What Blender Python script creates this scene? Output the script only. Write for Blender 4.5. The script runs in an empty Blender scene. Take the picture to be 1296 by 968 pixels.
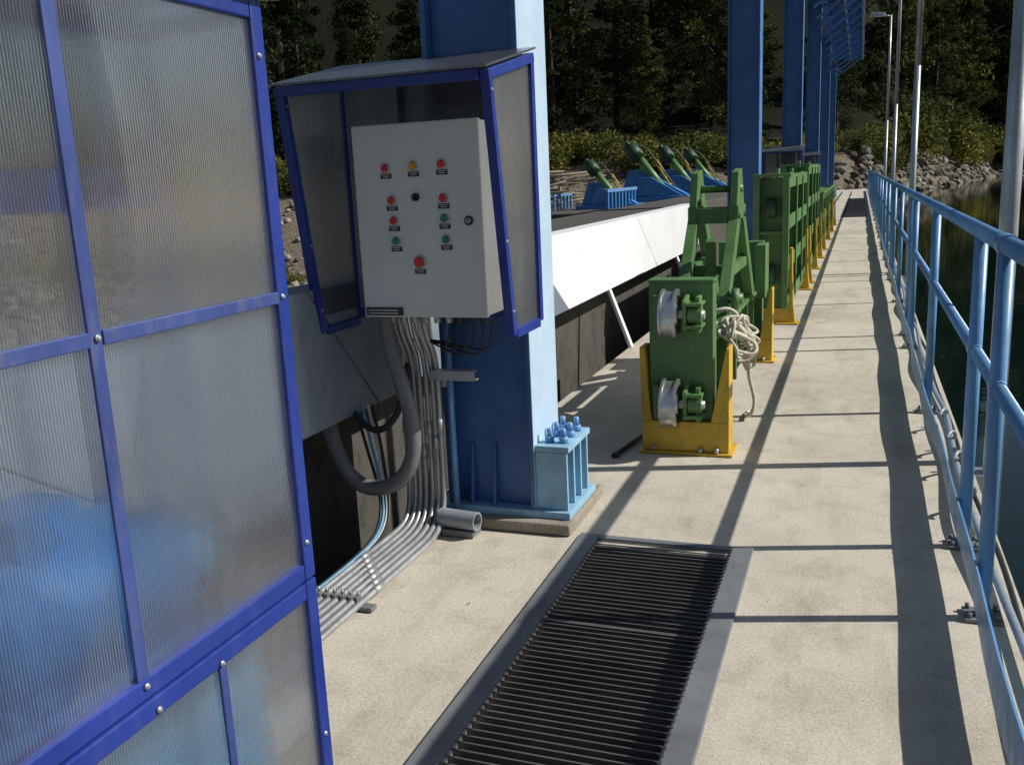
import bpy, bmesh, math, random
import numpy as np
from mathutils import Vector, Matrix, noise
random.seed(7); rng=np.random.default_rng(7)
D=bpy.data; S=bpy.context.scene; COL=S.collection
def link(o,p=None):
    COL.objects.link(o)
    if p is not None: o.parent=p
    return o
def grp(name):
    e=D.objects.new(name,None); e.empty_display_size=.1; return link(e)
# ---------------------------------------------------------------- materials
def newmat(name):
    m=D.materials.new(name); m.use_nodes=True; nt=m.node_tree
    b=nt.nodes['Principled BSDF']; return m,nt,b
def N(nt,t,**k):
    n=nt.nodes.new(t)
    for a,v in k.items(): setattr(n,a,v)
    return n
def L(nt,a,b): nt.links.new(a,b)
def noise_n(nt,scale,detail=5,rough=.6,vec=None,sc=None):
    n=N(nt,'ShaderNodeTexNoise'); n.inputs['Scale'].default_value=scale; n.inputs['Detail'].default_value=detail; n.inputs['Roughness'].default_value=rough
    if vec is None:
        g=N(nt,'ShaderNodeNewGeometry'); vec=g.outputs['Position']
    if sc:
        mp=N(nt,'ShaderNodeMapping'); mp.inputs['Scale'].default_value=sc; L(nt,vec,mp.inputs[0]); vec=mp.outputs[0]
    L(nt,vec,n.inputs['Vector']); return n
def ramp(nt,src,stops):
    r=N(nt,'ShaderNodeValToRGB'); e=r.color_ramp.elements
    while len(e)<len(stops): e.new(.5)
    for i,(p,c) in enumerate(stops):
        e[i].position=p; e[i].color=(c[0],c[1],c[2],1) if hasattr(c,'__len__') else (c,c,c,1)
    L(nt,src,r.inputs[0]); return r
def mix(nt,f,a,b,mode='MIX'):
    m=N(nt,'ShaderNodeMix',data_type='RGBA',blend_type=mode)
    for s,v in ((m.inputs[0],f),(m.inputs[6],a),(m.inputs[7],b)):
        if hasattr(v,'is_output'): L(nt,v,s)
        elif hasattr(v,'__len__'): s.default_value=(v[0],v[1],v[2],1)
        else: s.default_value=v
    return m.outputs[2]
def bump(nt,b,h,strength,dist=.01):
    n=N(nt,'ShaderNodeBump'); n.inputs['Strength'].default_value=strength; n.inputs['Distance'].default_value=dist
    L(nt,h,n.inputs['Height']); L(nt,n.outputs[0],b.inputs['Normal'])
def paint(name,c,rough=.4,dirt=.35,metal=0,dirtc=(.12,.10,.08),var=.25):
    m,nt,b=newmat(name)
    n1=noise_n(nt,3.5,4,.65); n2=noise_n(nt,28,4,.7,sc=(1,1,.25))
    dark=tuple(x*(1-var) for x in c); lite=tuple(min(1,x*(1+var*.6)+.01) for x in c)
    r1=ramp(nt,n1.outputs[0],[(.3,dark),(.7,lite)])
    r2=ramp(nt,n2.outputs[0],[(.52,0),(.78,dirt)])
    L(nt,mix(nt,r2.outputs[0],r1.outputs[0],dirtc),b.inputs['Base Color'])
    rr=ramp(nt,n2.outputs[0],[(.3,rough*.8),(.75,min(1,rough*1.5))]); L(nt,rr.outputs[0],b.inputs['Roughness'])
    b.inputs['Metallic'].default_value=metal
    n3=noise_n(nt,45,1,.5); bump(nt,b,n3.outputs[0],.12,.004)
    return m
def simple(name,c,rough=.5,metal=0):
    m,nt,b=newmat(name); n=noise_n(nt,40,3,.6)
    r=ramp(nt,n.outputs[0],[(.3,tuple(x*.8 for x in c)),(.7,tuple(min(1,x*1.1) for x in c))])
    L(nt,r.outputs[0],b.inputs['Base Color']); b.inputs['Roughness'].default_value=rough; b.inputs['Metallic'].default_value=metal
    return m
def concrete(name,c,stain=.5,bs=.35,crack=True):
    m,nt,b=newmat(name)
    big=noise_n(nt,.9,6,.62); mid=noise_n(nt,6,6,.7); fine=noise_n(nt,90,4,.7); spk=noise_n(nt,260,1,.5)
    a=ramp(nt,big.outputs[0],[(.3,tuple(x*.80 for x in c)),(.5,c),(.72,tuple(x*1.10 for x in c))])
    st=ramp(nt,mid.outputs[0],[(.33,1-stain*.5),(.50,1.0),(.8,1.05)])
    o=mix(nt,1.0,a.outputs[0],st.outputs[0],'MULTIPLY')
    f=ramp(nt,fine.outputs[0],[(.3,.74),(.6,1.05)])
    o=mix(nt,.85,o,f.outputs[0],'MULTIPLY')
    s=ramp(nt,spk.outputs[0],[(.32,.45),(.44,1.0),(.7,1.0),(.78,1.2)])
    o=mix(nt,.8,o,s.outputs[0],'MULTIPLY')
    dr=noise_n(nt,2.2,4,.7,sc=(1.6,.35,1)); dd=ramp(nt,dr.outputs[0],[(.36,(.76,.73,.68)),(.5,(1,1,1))]); o=mix(nt,.55,o,dd.outputs[0],'MULTIPLY')
    if crack:
        v=N(nt,'ShaderNodeTexVoronoi',feature='DISTANCE_TO_EDGE'); v.inputs['Scale'].default_value=.5
        g=N(nt,'ShaderNodeNewGeometry'); va=N(nt,'ShaderNodeVectorMath',operation='MULTIPLY_ADD')
        nn=noise_n(nt,3,5,.7); L(nt,nn.outputs['Color'],va.inputs[0]); va.inputs[1].default_value=(.5,.5,.5); L(nt,g.outputs['Position'],va.inputs[2]); L(nt,va.outputs[0],v.inputs['Vector'])
        cr=ramp(nt,v.outputs['Distance'],[(.0,.6),(.004,1.0)])
        msk=ramp(nt,big.outputs[0],[(.50,0),(.64,.6)])
        o=mix(nt,msk.outputs[0],o,mix(nt,1.0,o,cr.outputs[0],'MULTIPLY'))
    L(nt,o,b.inputs['Base Color']); b.inputs['Roughness'].default_value=.9
    bump(nt,b,fine.outputs[0],bs,.007)
    return m
M={}
M['conc']=concrete('walkway_concrete',(.56,.51,.42),.34)
M['plinth']=concrete('plinth_concrete',(.33,.29,.23),.8,crack=False)
M['darkconc']=concrete('dark_rough_concrete',(.085,.078,.068),1.0,.8,crack=False)  # very dark rough concrete for the walls and ledge
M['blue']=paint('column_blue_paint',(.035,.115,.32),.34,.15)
M['bluemid']=paint('painted_sunlit_mid_blue',(.09,.23,.50),.34,.15)  # lighter blue: sunlight painted on far columns' outer faces, reused on gantry parts
M['blueglare']=paint('painted_sun_glare_blue',(.48,.62,.76),.32,.12,var=.10)  # pale blue: sun glare on the near column's outer flange, painted as colour
M['blued']=paint('machine_blue_paint',(.04,.2,.5),.4,.3)
M['bluelight']=paint('tank_light_blue_paint',(.22,.48,.72),.4,.25)
M['rail']=paint('railing_light_blue_paint',(.125,.30,.55),.35,.35)
M['chair']=paint('anchor_light_blue_paint',(.27,.47,.62),.45,.3)
M['violet']=paint('frame_royal_blue_paint',(.010,.032,.24),.38,.12,dirtc=(.14,.15,.2))
M['violetf']=paint('faded_glazing_bar_paint',(.035,.06,.22),.5,.5,dirtc=(.15,.14,.14))
M['green']=paint('gate_green_paint',(.095,.20,.06),.42,.4,dirtc=(.03,.05,.02))
M['greend']=paint('dark_green_paint',(.02,.06,.025),.5,.35,dirtc=(.03,.05,.02))
M['yellow']=paint('stand_yellow_paint',(.60,.38,.03),.45,.6,dirtc=(.2,.1,.03))
M['white']=paint('white_beam_paint',(.82,.83,.85),.4,.25,var=.06,dirtc=(.4,.38,.35))
M['greybeam']=paint('grey_beam_tone',(.20,.235,.28),.3,.35,var=.2,dirtc=(.12,.11,.1))  # near beam segments, a darker grey-blue than the white ones
M['cab']=paint('cabinet_light_grey_paint',(.64,.625,.58),.35,.06,var=.05)
M['galv']=paint('galvanised_steel',(.42,.43,.44),.42,.4,metal=.6)
M['galvd']=paint('grating_frame_steel',(.18,.19,.20),.5,.55,metal=.2)
M['grate']=paint('grating_bar_steel',(.11,.105,.10),.45,.5,metal=.3,dirtc=(.09,.05,.03))
M['grated']=simple('grating_rod_steel',(.03,.03,.03),.6)
M['steel']=paint('polished_wheel_steel',(.55,.55,.54),.28,.35,metal=.85)
M['black']=simple('black_rubber',(.02,.02,.02),.5)
M['hose']=simple('grey_flexible_hose',(.16,.16,.165),.38)
M['pvc']=simple('grey_pvc',(.27,.30,.33),.35)
M['bcable']=simple('blue_cable',(.15,.38,.6),.4)
M['wcable']=simple('white_cable',(.6,.6,.58),.5)
M['rope']=simple('old_rope',(.58,.54,.44),.9)
M['pit']=simple('pit_dark_brown',(.03,.022,.016),.95)  # one dark brown for pit floor and sides
M['red']=simple('red_button',(.65,.02,.02),.25)
M['amber']=simple('amber_button',(.7,.33,.02),.25)
M['grn']=simple('green_button',(.01,.22,.13),.25)
M['blk']=simple('black_label',(.015,.015,.015),.4)
M['wlab']=simple('label_lettering',(.6,.6,.6),.5)
M['wood']=simple('driftwood',(.33,.27,.2),.9)
M['bark']=simple('bark',(.03,.024,.018),.95)
def polycarb(name,opaq=.25,tint=(.9,.92,.94),bw=.0075,body=(.45,.46,.47),contrast=.08,blur=.55,rough=.22,dust=.12,bs=.5):
    m=D.materials.new(name); m.use_nodes=True; nt=m.node_tree; nt.nodes.clear()
    out=N(nt,'ShaderNodeOutputMaterial'); g=N(nt,'ShaderNodeNewGeometry')
    sp=N(nt,'ShaderNodeSeparateXYZ'); L(nt,g.outputs['Position'],sp.inputs[0])
    ad=N(nt,'ShaderNodeMath',operation='ADD'); L(nt,sp.outputs[0],ad.inputs[0]); L(nt,sp.outputs[1],ad.inputs[1])
    mu=N(nt,'ShaderNodeMath',operation='MULTIPLY'); L(nt,ad.outputs[0],mu.inputs[0]); mu.inputs[1].default_value=2*math.pi/bw
    si=N(nt,'ShaderNodeMath',operation='SINE'); L(nt,mu.outputs[0],si.inputs[0])
    bp=N(nt,'ShaderNodeBump'); bp.inputs['Strength'].default_value=bs; bp.inputs['Distance'].default_value=.0015; L(nt,si.outputs[0],bp.inputs['Height'])
    dn=noise_n(nt,4,5,.7,sc=(1,1,.45)); dr=ramp(nt,dn.outputs[0],[(.3,tuple(x*.7 for x in body)),(.7,body)])
    tr=N(nt,'ShaderNodeBsdfTransparent'); tr.inputs[0].default_value=(*tint,1)
    rf=N(nt,'ShaderNodeBsdfRefraction'); rf.inputs['Roughness'].default_value=rough; rf.inputs['IOR'].default_value=1.3; rf.inputs[0].default_value=(*tint,1); L(nt,bp.outputs[0],rf.inputs['Normal'])
    df=N(nt,'ShaderNodeBsdfDiffuse'); L(nt,dr.outputs[0],df.inputs[0])
    tl=N(nt,'ShaderNodeBsdfTranslucent'); tl.inputs[0].default_value=(.7,.71,.72,1)
    gl=N(nt,'ShaderNodeBsdfGlossy'); gl.inputs['Roughness'].default_value=.16; L(nt,bp.outputs[0],gl.inputs['Normal'])
    def mx(f,a,b):
        x=N(nt,'ShaderNodeMixShader')
        if hasattr(f,'is_output'): L(nt,f,x.inputs[0])
        else: x.inputs[0].default_value=f
        L(nt,a,x.inputs[1]); L(nt,b,x.inputs[2]); return x.outputs[0]
    a=mx(blur,tr.outputs[0],rf.outputs[0])
    b=mx(.45,df.outputs[0],tl.outputs[0])
    f=N(nt,'ShaderNodeMapRange'); L(nt,si.outputs[0],f.inputs[0]); f.inputs[1].default_value=-1; f.inputs[2].default_value=1; f.inputs[3].default_value=max(0,opaq-contrast); f.inputs[4].default_value=opaq+contrast
    f2=N(nt,'ShaderNodeMapRange'); L(nt,dn.outputs[0],f2.inputs[0]); f2.inputs[1].default_value=.35; f2.inputs[2].default_value=.75; f2.inputs[3].default_value=-.03; f2.inputs[4].default_value=dust
    fa=N(nt,'ShaderNodeMath',operation='ADD',use_clamp=True); L(nt,f.outputs[0],fa.inputs[0]); L(nt,f2.outputs[0],fa.inputs[1])
    c=mx(fa.outputs[0],a,b)
    fr=N(nt,'ShaderNodeFresnel'); fr.inputs[0].default_value=1.35
    L(nt,mx(fr.outputs[0],c,gl.outputs[0]),out.inputs[0]); return m
M['poly']=polycarb('ribbed_polycarbonate',.075,(.95,.97,1.0),.006,body=(.36,.38,.41),contrast=.03,blur=.5,rough=.16,dust=.09,bs=.3)
M['polyd']=polycarb('weathered_polycarbonate',.30,(.8,.82,.84),.008,(.26,.26,.27),.08)
M['polyroof']=polycarb('dusty_roof_polycarbonate',.6,(.5,.52,.55),.011,(.20,.20,.22))
# ---------------------------------------------------------------- geometry helpers
def mobj(name,p,verts,faces,mat,bev=0,smooth=False):
    me=D.meshes.new(name); me.from_pydata([tuple(v) for v in verts],[],faces); me.materials.append(mat)
    bm=bmesh.new(); bm.from_mesh(me); bmesh.ops.recalc_face_normals(bm,faces=bm.faces); bm.to_mesh(me); bm.free()
    if smooth:
        for f in me.polygons: f.use_smooth=True
    o=D.objects.new(name,me); link(o,p)
    if bev:
        b=o.modifiers.new('bev','BEVEL'); b.width=bev; b.segments=2; b.limit_method='ANGLE'
    return o
HF=[(0,1,2,3),(7,6,5,4),(0,4,5,1),(1,5,6,2),(2,6,7,3),(3,7,4,0)]
def hexa(n,p,a,b,mat,bev=.003): return mobj(n,p,list(a)+list(b),HF,mat,bev)
def box(n,p,x0,x1,y0,y1,z0,z1,mat,bev=.003):
    return hexa(n,p,[(x0,y0,z0),(x1,y0,z0),(x1,y1,z0),(x0,y1,z0)],[(x0,y0,z1),(x1,y0,z1),(x1,y1,z1),(x0,y1,z1)],mat,bev)
def boxes(n,p,lst,mat,bev=0):
    V=[];F=[]
    for (x0,x1,y0,y1,z0,z1) in lst:
        k=len(V); V+= [(x0,y0,z0),(x1,y0,z0),(x1,y1,z0),(x0,y1,z0),(x0,y0,z1),(x1,y0,z1),(x1,y1,z1),(x0,y1,z1)]
        F+=[tuple(i+k for i in f) for f in HF]
    return mobj(n,p,V,F,mat,bev)
def frame(a,b,up=(0,0,1)):
    d=(Vector(b)-Vector(a)).normalized(); u=Vector(up)
    if abs(d.dot(u))>.98: u=Vector((0,1,0))
    s=d.cross(u).normalized(); u=s.cross(d).normalized(); return d,s,u
def beam(n,p,a,b,w,h,mat,bev=.003,up=(0,0,1)):
    d,s,u=frame(a,b,up); a=Vector(a);b=Vector(b)
    q=[-s*w/2-u*h/2, s*w/2-u*h/2, s*w/2+u*h/2, -s*w/2+u*h/2]
    return hexa(n,p,[a+x for x in q],[b+x for x in q],mat,bev)
def rods(n,p,lst,mat,seg=16):
    V=[];F=[]
    for (a,b,r0,r1) in lst:
        d,s,u=frame(a,b); k=len(V)
        for c,r in ((Vector(a),r0),(Vector(b),r1)):
            for i in range(seg):
                t=2*math.pi*i/seg; V.append(c+s*math.cos(t)*r+u*math.sin(t)*r)
        for i in range(seg):
            j=(i+1)%seg; F.append((k+i,k+j,k+seg+j,k+seg+i))
        F.append(tuple(k+i for i in range(seg))); F.append(tuple(k+seg+i for i in range(seg)))
    o=mobj(n,p,V,F,mat)
    for f in o.data.polygons: f.use_smooth=len(f.vertices)==4
    return o
def rod(n,p,a,b,r,mat,r1=None,seg=18): return rods(n,p,[(a,b,r,r if r1 is None else r1)],mat,seg)
def tube(n,p,pts,r,mat,kind='NURBS',cyc=False):
    cu=D.curves.new(n,'CURVE'); cu.dimensions='3D'; cu.bevel_depth=r; cu.bevel_resolution=3; cu.resolution_u=8; cu.use_fill_caps=True
    s=cu.splines.new(kind); s.points.add(len(pts)-1)
    for i,q in enumerate(pts): s.points[i].co=(*q,1)
    if kind=='NURBS': s.order_u=4; s.use_endpoint_u=True
    s.use_cyclic_u=cyc
    cu.materials.append(mat); o=D.objects.new(n,cu); link(o,p)
    return o
def lathe(n,p,c,axis,prof,mat,seg=36):
    c=Vector(c); d,s,u=frame(c,c+Vector(axis)); V=[];F=[]
    for (o_,r) in prof:
        for i in range(seg):
            t=2*math.pi*i/seg; V.append(c+d*o_+s*math.cos(t)*r+u*math.sin(t)*r)
    for k in range(len(prof)-1):
        for i in range(seg):
            j=(i+1)%seg; F.append((k*seg+i,k*seg+j,(k+1)*seg+j,(k+1)*seg+i))
    o=mobj(n,p,V,F,mat)
    for f in o.data.polygons: f.use_smooth=True
    m=o.modifiers.new('es','EDGE_SPLIT'); m.split_angle=math.radians(35)
    return o
# ---------------------------------------------------------------- walkway
XL,XR=-1.78,.53; HX0,HX1,HY0,HY1=-.925,-.42,.2,3.285
W=grp('concrete_walkway')
xs=[XL,HX0,HX1,XR]; ys=[-3,HY0,HY1,62]
V=[];F=[]
for y in ys:
    for x in xs: V.append((x,y,0))
for j in range(3):
    for i in range(3):
        if i==1 and j==1: continue
        F.append((j*4+i,j*4+i+1,(j+1)*4+i+1,(j+1)*4+i))
k=len(V)
V+=[(XL,-3,-5),(XR,-3,-5),(XR,62,-5),(XL,62,-5)]
F+=[(0,1,2,3,k+1,k),(3,7,11,15,k+2,k+1),(15,14,13,12,k+3,k+2),(12,8,4,0,k,k+3)]
k=len(V); V+=[(HX0,HY0,-.45),(HX1,HY0,-.45),(HX1,HY1,-.45),(HX0,HY1,-.45)]
F+=[(5,6,k+1,k),(6,10,k+2,k+1),(10,9,k+3,k+2),(9,5,k,k+3)]
me=D.meshes.new('slab'); me.from_pydata(V,[],F); me.materials.append(M['conc']); link(D.objects.new('slab',me),W)
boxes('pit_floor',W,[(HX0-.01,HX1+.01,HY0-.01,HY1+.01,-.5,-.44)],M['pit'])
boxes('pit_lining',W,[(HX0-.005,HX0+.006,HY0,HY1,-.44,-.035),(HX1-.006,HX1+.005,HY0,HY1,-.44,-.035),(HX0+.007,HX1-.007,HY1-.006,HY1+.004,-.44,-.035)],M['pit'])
def grating(y0,y1,x0,x1,sp,z=.0):
    G=grp('steel_floor_grating'); fw=.078
    boxes('frame_left',G,[(x0,x0+fw,y0,y1,z-.03,z+.012)],M['galvd'],.003)
    boxes('frame_right',G,[(x1-fw,x1,y0,y1,z-.03,z+.012)],M['galvd'],.003)
    boxes('frame_end',G,[(x0+fw+.001,x1-fw-.001,y1-.035,y1,z-.03,z+.0105)],M['galvd'],.003)
    lst=[];y=y0+.02
    while y<y1-.045:
        w=random.uniform(-.0012,.0012); lst.append((x0+fw+.002,x1-fw-.002,y+w,y+.0055+w,z-.030,z+.003+random.uniform(-.0007,.0007))); y+=sp
    boxes('bearing_bars',G,lst,M['grate'])
    lr=[]; x=x0+fw+.05
    while x<x1-fw:
        lr.append(((x,y0,z-.016),(x,y1-.035,z-.016),.0028,.0028)); x+=.1
    rods('cross_rods',G,lr,M['grated'],6)
    l=[];y=y0+.03
    while y<y1-.05:
        l.append((x1-fw-.006,x1-fw+.006,y,y+.010,z+.0125,z+.0140)); y+=sp
    boxes('edge_teeth',G,l,M['grate'])
    boxes('middle_bearer',G,[(x0+fw+.002,x1-fw-.002,2.62,2.635,z+.0045,z+.006)],M['grate'])
    return G
grating(.2,3.37,-1.01,-.335,.031)
G2=grp('steel_floor_grating'); boxes('plate',G2,[(-.5,.2,28,44,.001,.015)],M['galvd'])
boxes('bars',G2,[(-.48,.18,28+i*.4,28.05+i*.4,.015,.03) for i in range(40)],M['grate'])
LV=[];LF=[]
for i in range(150):
    c=Vector((random.gauss(-.68,.08) if i%2 else random.uniform(-.9,-.45),random.choice([random.gauss(2.2,.1),random.gauss(2.0,.06),random.uniform(1.4,3.2)]),random.choice([-.43,-.04]))); a=random.uniform(0,6.28); s=random.uniform(.02,.04)
    k=len(LV); u=Vector((math.cos(a),math.sin(a),random.uniform(-.2,.2)))*s; v=Vector((-math.sin(a),math.cos(a),.2))*s*.5
    LV+=[c+u,c+v,c-u,c-v]; LF.append((k,k+1,k+2,k+3))
for i in range(60):
    c=Vector((random.choice([random.uniform(-1.7,-1.05),random.uniform(-.3,.36)]),random.uniform(1.6,9),.006)); a=random.uniform(0,6.28); s=random.uniform(.003,.009)
    k=len(LV); u=Vector((math.cos(a),math.sin(a),.1))*s; v=Vector((-math.sin(a),math.cos(a),.1))*s*.5
    LV+=[c+u,c+v,c-u,c-v]; LF.append((k,k+1,k+2,k+3))
mobj('fallen_leaves',None,LV,LF,simple('dead_leaf',(.22,.11,.05),.8))
SB=grp('loose_steel_bar'); rod('bar',SB,(-1.13,4.45,.012),(-1.06,4.95,.012),.011,M['black'],seg=8); rod('bar_end',SB,(-1.135,4.41,.012),(-1.129,4.455,.012),.016,M['black'],seg=8)
# ---------------------------------------------------------------- columns
def column(y0,detail=True):
    C=grp('blue_steel_column'); x0,x1=-1.6,-1.21; y1=y0+.34; zt=6.0
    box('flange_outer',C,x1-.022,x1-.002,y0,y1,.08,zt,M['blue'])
    box('flange_painted_sunlight_skin',C,x1-.0018,x1,y0+.002,y1-.002,.08,zt,M['blueglare'] if y0<5 else M['bluemid'],0)  # thin skin whose lighter blue paints in the sunlight on this side
    box('flange_inner',C,x0,x0+.022,y0,y1,.08,zt,M['blue'])
    box('web',C,x0+.023,x1-.023,y0+.05,y0+.066,.08,zt,M['blue'])
    box('plinth',C,x0-.12,x1+.165,y0-.07,y1+.12,.002,.05,M['plinth'],.01)
    box('base_plate',C,x0-.05,x1+.15,y0-.015,y1+.04,.05,.08,M['chair'])
    for gx in (-1.50,-1.40):
        hexa('gusset',C,[(gx,y0,.081),(gx+.012,y0,.081),(gx+.012,y0+.049,.081),(gx,y0+.049,.081)],[(gx,y0+.035,.34),(gx+.012,y0+.035,.34),(gx+.012,y0+.049,.34),(gx,y0+.049,.34)],M['blue'])
    box('anchor_top_plate',C,x1+.001,x1+.145,y0+.01,y1-.01,.325,.35,M['chair'])
    for i in range(4):
        yy=y0+.012+i*.098
        box('anchor_rib',C,x1+.001,x1+.135,yy,yy+.016,.081,.324,M['chair'])
    box('anchor_front',C,x1+.001,x1+.02,y0+.03,y1-.03,.081,.324,M['chair'])
    for yy in (y0+.075,y0+.17,y0+.265):
        for xx in (x1+.045,x1+.105):
            rod('anchor_nut',C,(xx,yy,.35),(xx,yy,.376),.02,M['rail'],seg=6)
            rod('anchor_bolt',C,(xx,yy,.376),(xx,yy,.41),.011,M['rail'],seg=10)
    return C
CY=[3.4,12.3,21.1,29.9,38.7,47.5]
for y in CY: column(y)
R=grp('crane_runway_gantry')
box('runway_girder_web',R,-1.42,-1.39,-3,50,6.02,6.6,M['blue'])
box('runway_girder_bottom_flange',R,-1.6,-1.21,-3,50,6.0,6.02,M['blue'])
box('runway_girder_top_flange',R,-1.6,-1.21,-3,50,6.6,6.63,M['blue'])
box('walkway_edge_beam',R,-.12,-.04,-3,46,6.0,6.16,M['bluemid'])
box('walkway_edge_beam_low',R,-.62,-.56,24,46,6.0,6.14,M['blue'])
for i in range(49):
    y=-2.5+i*1.0
    if y>46: break
    box('cross_beam',R,-1.20,-.125,y,y+.07,6.03,6.13,M['blue'])
for i in range(12):
    y=25+i*1.8
    beam('knee_brace',R,(-1.21,y,5.2),(-.1,y,5.98),.07,.07,M['bluemid'])
    beam('diagonal',R,(-.1,y,6.2),(-.1,y+.9,6.9),.04,.04,M['rail']); beam('diagonal',R,(-.1,y+.9,6.9),(-.1,y+1.8,6.2),.04,.04,M['rail'])
box('top_chord',R,-.13,-.07,24,46.6,6.9,6.96,M['rail'])
# ---------------------------------------------------------------- hood + cabinet
def hood(dy=0):
    H=grp('cabinet_canopy'); xl,xr=-1.95,-1.16
    def P(x,y,z): return (x,y+dy,z)
    t=.034
    for x in (xl,xr):
        n='side'
        beam(n+'_back_post',H,P(x,3.38,.87),P(x,3.38,1.83),t,t,M['violet'])
        beam(n+'_front_post',H,P(x,3.08,.86),P(x,2.95,1.74),t,t*.9,M['violet'])
        beam(n+'_bottom_bar',H,P(x,3.10,.865),P(x,3.362,.865),t*.97,t,M['violet'])
        beam(n+'_top_bar',H,P(x,2.93,1.745),P(x,3.398,1.845),t*1.03,t,M['violet'])
        hexa(n+'_sheet',H,[P(x-.004,3.095,.88),P(x+.004,3.095,.88),P(x+.004,3.365,.88),P(x-.004,3.365,.88)],[P(x-.004,2.965,1.74),P(x+.004,2.965,1.74),P(x+.004,3.365,1.82),P(x-.004,3.365,1.82)],M['polyd'],0)
    beam('front_top_bar',H,P(xl+.018,2.932,1.748),P(xr-.018,2.932,1.748),t,t,M['violet'])
    beam('back_top_bar',H,P(xl+.018,3.38,1.84),P(xr-.018,3.38,1.84),t,t,M['violet'])
    beam('back_bottom_bar',H,P(xl+.018,3.38,.9),P(xr-.018,3.38,.9),t*.8,t,M['violet'])
    beam('back_mullion',H,P(-1.685,3.38,.92),P(-1.685,3.38,1.82),.03,.03,M['violet'])
    box('back_sheet',H,xl+.02,xr-.02,3.362+dy,3.369+dy,.92,1.82,M['polyd'],0)
    hexa('roof_sheet',H,[P(xl-.02,2.90,1.765),P(xr+.02,2.90,1.765),P(xr+.02,3.41,1.875),P(xl-.02,3.41,1.875)],[P(xl-.02,2.90,1.773),P(xr+.02,2.90,1.773),P(xr+.02,3.41,1.883),P(xl-.02,3.41,1.883)],M['polyroof'],0)
    beam('roof_centre_bar',H,P(-1.55,2.95,1.752),P(-1.55,3.36,1.842),.03,.02,M['violet'])
    for x in (xl,xr):
        for k in (0,1,3):
            z=.95+k*.25; f=(z-.86)/.88
            rod('side_screw',H,P(x-.02,3.08-.13*f,z),P(x+.020,3.08-.13*f,z),.005,M['galv'],seg=8)
    return H
hood(); hood(17.7); hood(26.5)
def cabinet():
    C=grp('electrical_control_cabinet'); x0,x1=-1.765,-1.257
    box('enclosure_body',C,x0+.006,x1-.004,3.122,3.30,.925,1.62,M['cab'],.004)
    box('door',C,x0,x1,3.10,3.119,.92,1.625,M['cab'],.006)
    box('door_gasket',C,x0+.012,x1-.012,3.1185,3.1225,.93,1.61,M['black'],0)
    for x in (-1.70,-1.32): box('wall_bracket',C,x,x+.04,3.30,3.36,1.5,1.54,M['galv'])
    for x in (-1.70,-1.32): box('wall_bracket',C,x,x+.04,3.30,3.36,1.0,1.04,M['galv'])
    def btn(x,z,mt,r=.0135,lab=True,low=.028):
        lathe('button_bezel',C,(x,3.10,z),(0,-1,0),[(0,r*1.25),(.006,r*1.25),(.008,r*1.05)],M['galv'],20)
        lathe('button',C,(x,3.10,z),(0,-1,0),[(.004,r),(.014,r),(.018,r*.75),(.019,0.0005)],mt,20)
        if lab:
            box('label',C,x-.022,x+.022,3.0975,3.0999,z-low-.010,z-low+.008,M['blk'],0)
            box('label_text',C,x-.016,x+.016,3.0967,3.0974,z-low+.002,z-low+.0045,M['wlab'],0)
            box('label_text',C,x-.012,x+.012,3.0967,3.0974,z-low-.005,z-low-.0025,M['wlab'],0)
    btn(-1.632,1.470,M['red']); btn(-1.520,1.473,M['amber']); btn(-1.407,1.475,M['red'])
    btn(-1.615,1.354,M['red']); btn(-1.407,1.355,M['red'])
    btn(-1.612,1.280,M['red']); btn(-1.407,1.283,M['grn'])
    btn(-1.608,1.205,M['grn']); btn(-1.405,1.207,M['grn'])
    btn(-1.517,1.127,M['red'],.019,True,.034)
    lathe('selector_base',C,(-1.517,3.10,1.362),(0,-1,0),[(0,.015),(.01,.014),(.012,.001)],M['blk'],20)
    box('selector_knob',C,-1.522,-1.512,3.078,3.087,1.350,1.374,M['blk'])
    lathe('door_lock',C,(-1.312,3.10,1.272),(0,-1,0),[(0,.017),(.006,.017),(.008,.014),(.009,.001)],M['blk'],24)
    lathe('lock_ring',C,(-1.312,3.10,1.272),(0,-1,0),[(.0092,.010),(.011,.009),(.0115,.001)],M['galv'],16)
    box('lock_slot',C,-1.314,-1.310,3.087,3.0885,1.264,1.280,M['blk'],0)
    box('name_plate',C,-1.755,-1.60,3.096,3.0995,.927,.958,M['blk'],0)
    for k in range(2): box('name_text',C,-1.745,-1.62,3.0952,3.0959,.934+k*.011,.938+k*.011,M['wlab'],0)
    for k in range(9):
        x=-1.70+k*.048; rod('cable_gland',C,(x,3.2,.885),(x,3.2,.925),.014,M['galv'] if k<6 else M['black'],seg=8)
    return C
cabinet()
E=grp('electrical_conduit_bundle')
for i in range(7):
    xv=-1.735+i*.0265+random.uniform(-.003,.003); xf=-1.73+i*.031; yb=3.31; q=random.uniform(-.004,.004)
    r=.0115
    tube('conduit',E,[(xv,3.22,.90),(xv,3.23,.84),(xv,3.27,.78),(xv,yb,.72),(xv+q,yb,.5),(xv,yb,.30),(xv,yb,.2),(xv,yb-.01,.1),(xv+.005,yb-.07,.035),(xf,yb-.2,.03),(xf,yb-.32,.03),(xf+q,2.6,.03),(xf,1.5,.03),(xf,.0,.03)],r,M['galv'])
    zc=.30+random.uniform(0,.12)
    rod('coupling',E,(xv,yb,zc),(xv,yb,zc+.06),.0145,M['galv'],seg=12)
    rod('floor_coupling',E,(xf,2.86-.04*i,.03),(xf,2.92-.04*i,.03),.0145,M['galv'],seg=12)
box('strut_channel',E,-1.76,-1.55,3.325,3.35,.60,.64,M['galv'])
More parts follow.
